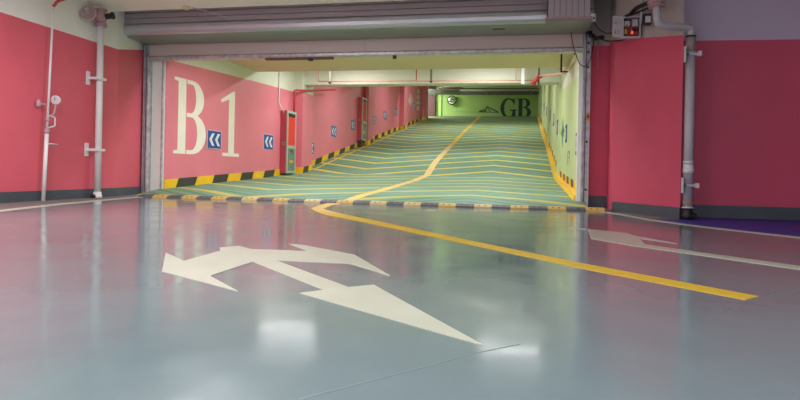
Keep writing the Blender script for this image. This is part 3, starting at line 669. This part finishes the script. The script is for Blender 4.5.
# ------------------------------------------------------------------ left wall services
wx=-6.96
sp=thing('standpipe',(wx,8.78,0),'thick white standpipe with a handwheel valve at the top of the left wall','pipe')
b=MB(); b.tube([(wx,8.78,.06),(wx,8.78,2.9)],.052,'pipewhite',20); b.build('pipe_body',sp)
b=MB(); b.lathe((wx,8.78,0.0),(0,0,1),[(.075,0),(.075,.05),(.062,.055),(.062,.1)],'pipewhite',20); b.lathe((wx,8.70,.03),(0,-1,0),[(.035,0),(.035,.05)],'darkmetal',12); b.build('foot_fitting',sp)
for z0 in (.80,1.98):
    b=MB(); b.box(-7.085,-7.06,8.60,8.68,z0-.11,z0+.11,'pipewhite'); b.box(-7.06,-6.95,8.63,8.66,z0-.02,z0+.02,'pipewhite'); b.box(-6.97,-6.89,8.64,8.86,z0-.02,z0+.02,'pipewhite'); b.build('wall_clamp',sp)
b=MB(); b.lathe((wx,8.78,2.86),(0,0,1),[(.1,0),(.1,.02),(.055,.022),(.055,.028),(.1,.03),(.1,.05)],'pinkmetal',20)
b.lathe((wx,8.78,2.91),(0,0,1),[(.06,0),(.09,.06),(.1,.1),(.09,.15),(.055,.2),(.1,.21),(.1,.24)],'pinkmetal',20)
vb=b.build('valve_body',sp); tag(vb,'pinkish iron valve body',None)
b=MB(); ax=Vector((.35,-1,.1)).normalized(); cc=Vector((wx+.02,8.46,3.0)); b.tube([(wx,8.75,3.02),tuple(cc)],.03,'pinkmetal'); b.lathe(tuple(cc-ax*.1),tuple(ax),[(.05,-.05),(.065,-.04),(.065,.0),(.04,.02)],'pinkmetal',14); b.build('valve_stem',vb)
b=MB(); b.torus(tuple(cc),tuple(ax),.115,.016,'pinkmetal',24)
up=ax.orthogonal().normalized(); sd=ax.cross(up)
for k in range(5):
    a=2*math.pi*k/5; b.tube([tuple(cc),tuple(cc+(up*math.cos(a)+sd*math.sin(a))*.1)],.009,'pinkmetal',6)
b.lathe(tuple(cc-ax*.015),tuple(ax),[(.025,0),(.025,.03)],'pinkmetal',10); b.build('handwheel',vb)
b=MB(); b.lathe((wx+.08,8.8,3.03),(1,.1,.1),[(.05,0),(.05,.06),(.03,.07),(.03,.1),(.06,.105),(.06,.13)],'darkmetal',14); b.build('side_port',vb)
gp=thing('gauge_pipe',(-6.93,7.72,0),'thin pale pipe with a pressure gauge and small taps on the left pink wall','pipe')
gx=-6.93
def gy(z): return 7.60+.04*z
b=MB(); b.tube([(gx,gy(0),0),(gx,gy(1.05),1.05)],.028,'pipewhite'); b.build('lower_pipe',gp)
b=MB(); b.tube([(gx,gy(1.05),1.05),(gx,gy(2.9),2.9)],.016,'pipewhite'); b.tube([(gx,gy(2.9),2.9),(gx+.02,gy(2.9)+.06,3.0),(gx+.6,gy(2.9)+.1,3.15)],.022,'redpipe'); b.build('upper_pipe',gp)
b=MB(); c0=(gx+.04,7.76,1.51); b.lathe(c0,(.3,-1,0),[(.06,-.02),(.068,-.015),(.068,.02),(.06,.025)],'fix',22); b.lathe((c0[0]+.007,c0[1]-.024,c0[2]),(.3,-1,0),[(.054,0),(.054,.004)],'boxwhite',22); gg=b.build('gauge',gp)
b=MB(); b.box(c0[0]+.004,c0[0]+.012,c0[1]-.034,c0[1]-.03,c0[2]-.01,c0[2]+.04,'darkmetal'); b.build('needle',gg)
b=MB(); b.tube([(gx+.04,7.76,1.45),(gx+.03,7.74,1.30),(gx,gy(1.24),1.24)],.012,'pinkmetal',elbow=.03); b.tube([(gx,gy(1.27),1.27),(gx+.03,7.76,1.25),(gx+.03,7.76,1.12),(gx,gy(1.08),1.08)],.012,'boxwhite',elbow=.02); b.build('siphon_tube',gp)
b=MB(); b.tube([(gx,gy(1.44),1.43),(-7.0,7.56,1.43)],.014,'pinkmetal'); b.lathe((-7.0,7.55,1.38),(0,0,1),[(.02,0),(.035,.02),(.035,.08),(.015,.12)],'pinkmetal',12); b.tube([(-7.03,7.55,1.43),(-6.99,7.55,1.43)],.02,'pinkmetal'); b.build('air_vent',gp)
b=MB(); b.lathe((gx,gy(1.05),1.0),(0,0,1),[(.036,0),(.036,.07)],'pinkmetal',12); b.build('union_nut',gp)
b=MB(); b.lathe((gx,gy(1.2),1.18),(0,0,1),[(.03,0),(.03,.05)],'pinkmetal',12); b.build('union_nut',gp)
b=MB(); b.tube([(gx,gy(.85),.85),(gx+.04,7.70,.85),(gx+.05,7.80,.845)],.01,'boxwhite'); b.build('tap',gp)
# ceiling sensor with its cable
sn=thing('ceiling_sensor',(-5.55,9.05,3.2),'small round cream sensor on the ceiling edge in front of the shutter','sensor')
b=MB(); b.lathe((-5.56,9.05,3.22),(0,0,-1),[(.06,0),(.06,.02),(.045,.03),(.04,.055),(.02,.065)],'soffit',20); b.build('sensor_head',sn)
b=MB(); b.tube([(-5.5,9.1,3.215),(-5.3,9.3,3.19),(-5.12,9.57,3.16),(-5.1,9.6,3.12)],.007,'boxwhite',8,elbow=.05); b.build('cable',sn)

# ------------------------------------------------------------------ right side services
dp=thing('drainpipe',(2.14,8.52,0),'grey white drainpipe with two elbows down the right wall beside the pillar','pipe')
px_,py_=2.075,8.34
b=MB(); b.tube([(px_,py_,.14),(px_,py_,2.16)],.058,'pipegrey',20); b.build('lower_pipe',dp)
b=MB(); b.tube([(px_,py_,2.16),(px_,py_,2.36)],.059,'tape',20); b.lathe((px_,py_,2.35),(0,0,1),[(.064,0),(.064,.02)],'darkmetal',20); b.build('lagging',dp)
b=MB(); b.tube([(px_,py_,2.36),(px_,py_,2.47),(1.62,8.14,2.47),(1.61,8.13,2.80)],.048,'pipegrey',18,elbow=.12); b.build('elbow_pipe',dp)
b=MB(); b.lathe((1.61,8.13,2.70),(0,0,1),[(.1,0),(.1,.02),(.06,.025),(.06,.05),(.11,.055),(.11,.08),(.05,.085),(.05,.4)],'pinkmetal',20); b.build('flange',dp)
for z0 in (.44,2.12):
    b=MB(); b.box(1.985,2.0,8.24,8.31,z0-.1,z0+.1,'boxwhite'); b.box(2.0,2.04,8.26,8.28,z0-.012,z0+.012,'darkmetal'); b.box(2.0,2.17,8.262,8.276,z0-.015,z0+.015,'pipegrey'); b.box(2.14,2.18,8.22,8.28,z0-.03,z0+.03,'boxwhite'); b.build('wall_clamp',dp)
b=MB(); b.lathe((px_,py_,.60),(0,0,1),[(.066,0),(.066,.05),(.062,.05),(.062,.13),(.066,.13),(.066,.15)],'pipewhite',20); b.build('coupling',dp)
b=MB(); b.lathe((px_,py_,.0),(0,0,1),[(.085,0),(.08,.06),(.065,.1),(.065,.14)],'rubber',20); b.tube([(px_,py_,.06),(px_+.09,py_-.04,.03)],.045,'rubber'); b.build('rubber_boot',dp)
b=MB(); b.torus((px_,py_,.15),(0,.1,1),.066,.008,'pipewhite'); b.torus((px_,py_,.22),(.1,0,1),.062,.006,'tag'); b.build('hose_clip',dp)
b=MB(); b.hexa([(1.995,8.44,0),(2.03,8.43,0),(2.06,8.56,0),(1.995,8.6,0),(1.995,8.44,.13),(2.03,8.43,.14),(2.06,8.56,.1),(1.995,8.6,.09)],'brown'); tag(b.build('brick_fragment',origin=(2.06,8.55,0)),'brown rubble wedged between the pillar foot and the drainpipe','rubble')
# control box with open lid
cb=thing('control_box',(1.48,9.2,2.7),'open shutter control box with a glowing red lamp above the pillar','control box')
def at(px,py,Y): r=ray(px,py); k=Y/r[1]; return Vector((r[0]*k,Y,EYE+r[2]*k))
Yb=9.0
p0=at(623.5,36.5,Yb); p1=at(640,17,Yb)
b=MB(); b.box(p0.x,p1.x,Yb+.1,Yb+.12,p0.z,p1.z,'boxdark')
t=.012
b.box(p0.x,p1.x,Yb,Yb+.12,p0.z-t,p0.z,'boxwhite'); b.box(p0.x,p1.x,Yb,Yb+.12,p1.z,p1.z+t,'boxwhite'); b.box(p0.x-t,p0.x,Yb,Yb+.12,p0.z-t,p1.z+t,'boxwhite'); b.box(p1.x,p1.x+t,Yb,Yb+.12,p0.z-t,p1.z+t,'boxwhite')
bo=b.build('enclosure',cb)
W=p1.x-p0.x; H=p1.z-p0.z
b=MB(); b.box(p0.x+.02,p0.x+.09,Yb+.05,Yb+.1,p0.z+.16,p0.z+.23,'boxwhite'); b.build('relay',bo)
b=MB(); b.box(p0.x+.12,p0.x+.2,Yb+.04,Yb+.1,p0.z+.15,p0.z+.25,'pipegrey'); b.build('relay',bo)
b=MB(); b.box(p0.x+.02,p0.x+.06,Yb+.05,Yb+.1,p0.z+.05,p0.z+.12,'tag'); b.build('relay',bo)
b=MB(); b.box(p0.x+.15,p0.x+.22,Yb+.05,Yb+.1,p0.z+.09,p0.z+.13,'darkmetal'); b.build('relay',bo)
b=MB(); b.box(p0.x+.17,p0.x+.22,Yb+.05,Yb+.1,p0.z+.03,p0.z+.08,'brown'); b.build('relay',bo)
b=MB(); b.lathe(tuple(at(632,32.5,Yb+.09)),(0,-1,0),[(.019,0),(.019,.02),(.01,.03)],'led',16); tag(b.build('indicator_lamp',bo),'glowing red indicator',None)
b=MB()
for k in range(5):
    x=p0.x+.03+.035*k; b.tube([(x,Yb+.07,p0.z+.22),(x+.02*(-1)**k,Yb+.04,p0.z+.15),(x+.01,Yb+.07,p0.z+.06)],.005,'darkmetal' if k%2 else 'redpipe',6,elbow=.03)
b.build('wire',bo)
q0=at(612,37,Yb-.03); q1=at(622.8,16.2,Yb-.03)
b=MB(); b.hexa([(q0.x,Yb-.06,q0.z),(q1.x,Yb-.005,q0.z),(q1.x,Yb+.005,q0.z),(q0.x,Yb-.05,q0.z),(q0.x,Yb-.06,q1.z),(q1.x,Yb-.005,q1.z),(q1.x,Yb+.005,q1.z),(q0.x,Yb-.05,q1.z)],'boxwhite'); ld=b.build('lid',cb)
b=MB(); f=lambda u,v,w:(q0.x+(q1.x-q0.x)*u,Yb-.0615+.055*u-w,q0.z+(q1.z-q0.z)*v)
b.prism([(.15,.62),(.85,.62),(.85,.94),(.15,.94)],f,.002,'paper'); b.build('wiring_diagram',ld)
b=MB(); b.prism([(.2,.12),(.85,.12),(.85,.34),(.2,.34)],f,.002,'paper'); b.build('notice',ld)
# small switch box to the right
s0=at(642.5,24,8.75); s1=at(651.5,13.5,8.75)
jb=thing('junction_box',(s0.x,8.8,s0.z),'small dark framed junction box beside the control box','junction box')
b=MB(); b.box(s0.x,s1.x,8.75,8.85,s0.z,s1.z,'darkmetal'); b.build('frame',jb); b=MB(); b.box(s0.x+.035,s1.x-.01,8.74,8.75,s0.z+.02,s1.z-.035,'boxwhite'); b.build('cover_plate',jb)
pipe('conduit',[tuple(at(641.5,0,8.80)+Vector((0,0,.1))),tuple(at(641.5,20,8.80)),tuple(at(640.5,26,8.9))],.014,'pipegrey','thin grey conduit dropping to the junction box above the pillar','conduit')
# cables
def cable(pts,r,label,m='rubber'):
    P=[tuple(at(*p)) for p in pts]; b=MB(); b.tube(P,r,m,8,elbow=.12); return tag(b.build('cable',origin=P[0]),label,'cable')
cable([(668,-6,8.1),(650,2,8.4),(636,8,8.9),(630,15,9.05),(624,18,9.08)],.03,'thick black cable sweeping from the ceiling into the control box')
cable([(660,4,8.3),(646,9,8.7),(634,14,8.98),(626,16,9.0)],.018,'thinner black cable just under the thick one above the control box')
cable([(632,35.5,9.02),(622,40.5,9.2),(608,41.5,9.6),(598,38,9.9),(592,35,10.2)],.012,'black cable drooping under the control box to the shutter rail')
cable([(594,22,9.4),(598,29,9.5),(606,33.5,9.5),(612,33,9.1)],.01,'black cable looping from the motor cover to the control box lid')
cable([(571,33,10.3),(573.5,48,10.3),(580,65,10.3),(586,67.5,10.3),(591,58,10.3),(594,41,10.3),(596,36,10.3)],.007,'thin black cable hanging in a loop across the right guide rail','darkmetal' if False else 'rubber')
b=MB(); o_=[]
for (x,y,Y) in ((592,36,10.2),(596,38.5,10.1),(601,37.5,10.05),(589,33,10.3)):
    b.lathe(tuple(at(x,y,Y)),(1,.2,.1),[(.02,-.05),(.035,-.03),(.035,.03),(.02,.05)],'rubber',10)
b.tube([tuple(at(588,32,10.3)),tuple(at(595,38,10.1)),tuple(at(604,37,10.0))],.016,'rubber',8,elbow=.05)
tag(b.build('cable_connector',origin=tuple(at(596,38,10.1))),'bundle of black cable connectors at the top of the right guide rail','cable')
b=MB(); b.tube([tuple(at(597.5,41,10.5)),tuple(at(597.8,69,10.5))],.006,'pinkmetal',6); tag(b.build('cable',origin=tuple(at(597.5,41,10.5))),'thin frayed cord hanging down the dark red recess','cord')

# ------------------------------------------------------------------ light fixtures round the tube lights
proto=None
for i,(x,y,z,a,bb,p,c) in enumerate(LAMPS):
    where=['in the hall ceiling left of the camera','in the hall ceiling ahead of the camera','in the hall ceiling right of the camera','in the hall ceiling close in front of the shutter','added behind the camera by the left wall as front fill','added behind the camera as front fill',
     'second row behind the shutter over the numeral 1','second row behind the shutter over the right lane','added as ramp fill close behind the shutter over the tall B','added as ramp fill close behind the shutter over the right lane','before the beam over the left lane','before the beam over the right lane',
     'behind the first beam on the left','behind the first beam on the right','behind the second beam on the left','behind the second beam on the right',
     'behind the third beam on the left','behind the third beam on the right','in the side passage at the top by the end wall','in the side passage at the top, nearer the ramp'][i]
    if proto is None:
        r=thing('tube_lamp',(x,y,z),'','lamp')
        b=MB(); b.box(x-.62,x+.62,y-.09,y+.09,z,z+.05,'fix'); b.build('lamp_body',r)
        b=MB(); b.tube([(x-.6,y-.04,z-.018),(x+.6,y-.04,z-.018)],.015,'tube'); b.build('tube',r)
        b=MB(); b.tube([(x-.6,y+.04,z-.018),(x+.6,y+.04,z-.018)],.015,'tube'); b.build('tube',r)
        proto=r
    else: r=dup(proto,(x,y,z))
    r['label']='white twin tube lamp '+where; r['group']='tube lamps on the ceilings'
for o in bpy.data.objects:
    if '_o' in o: del o['_o']
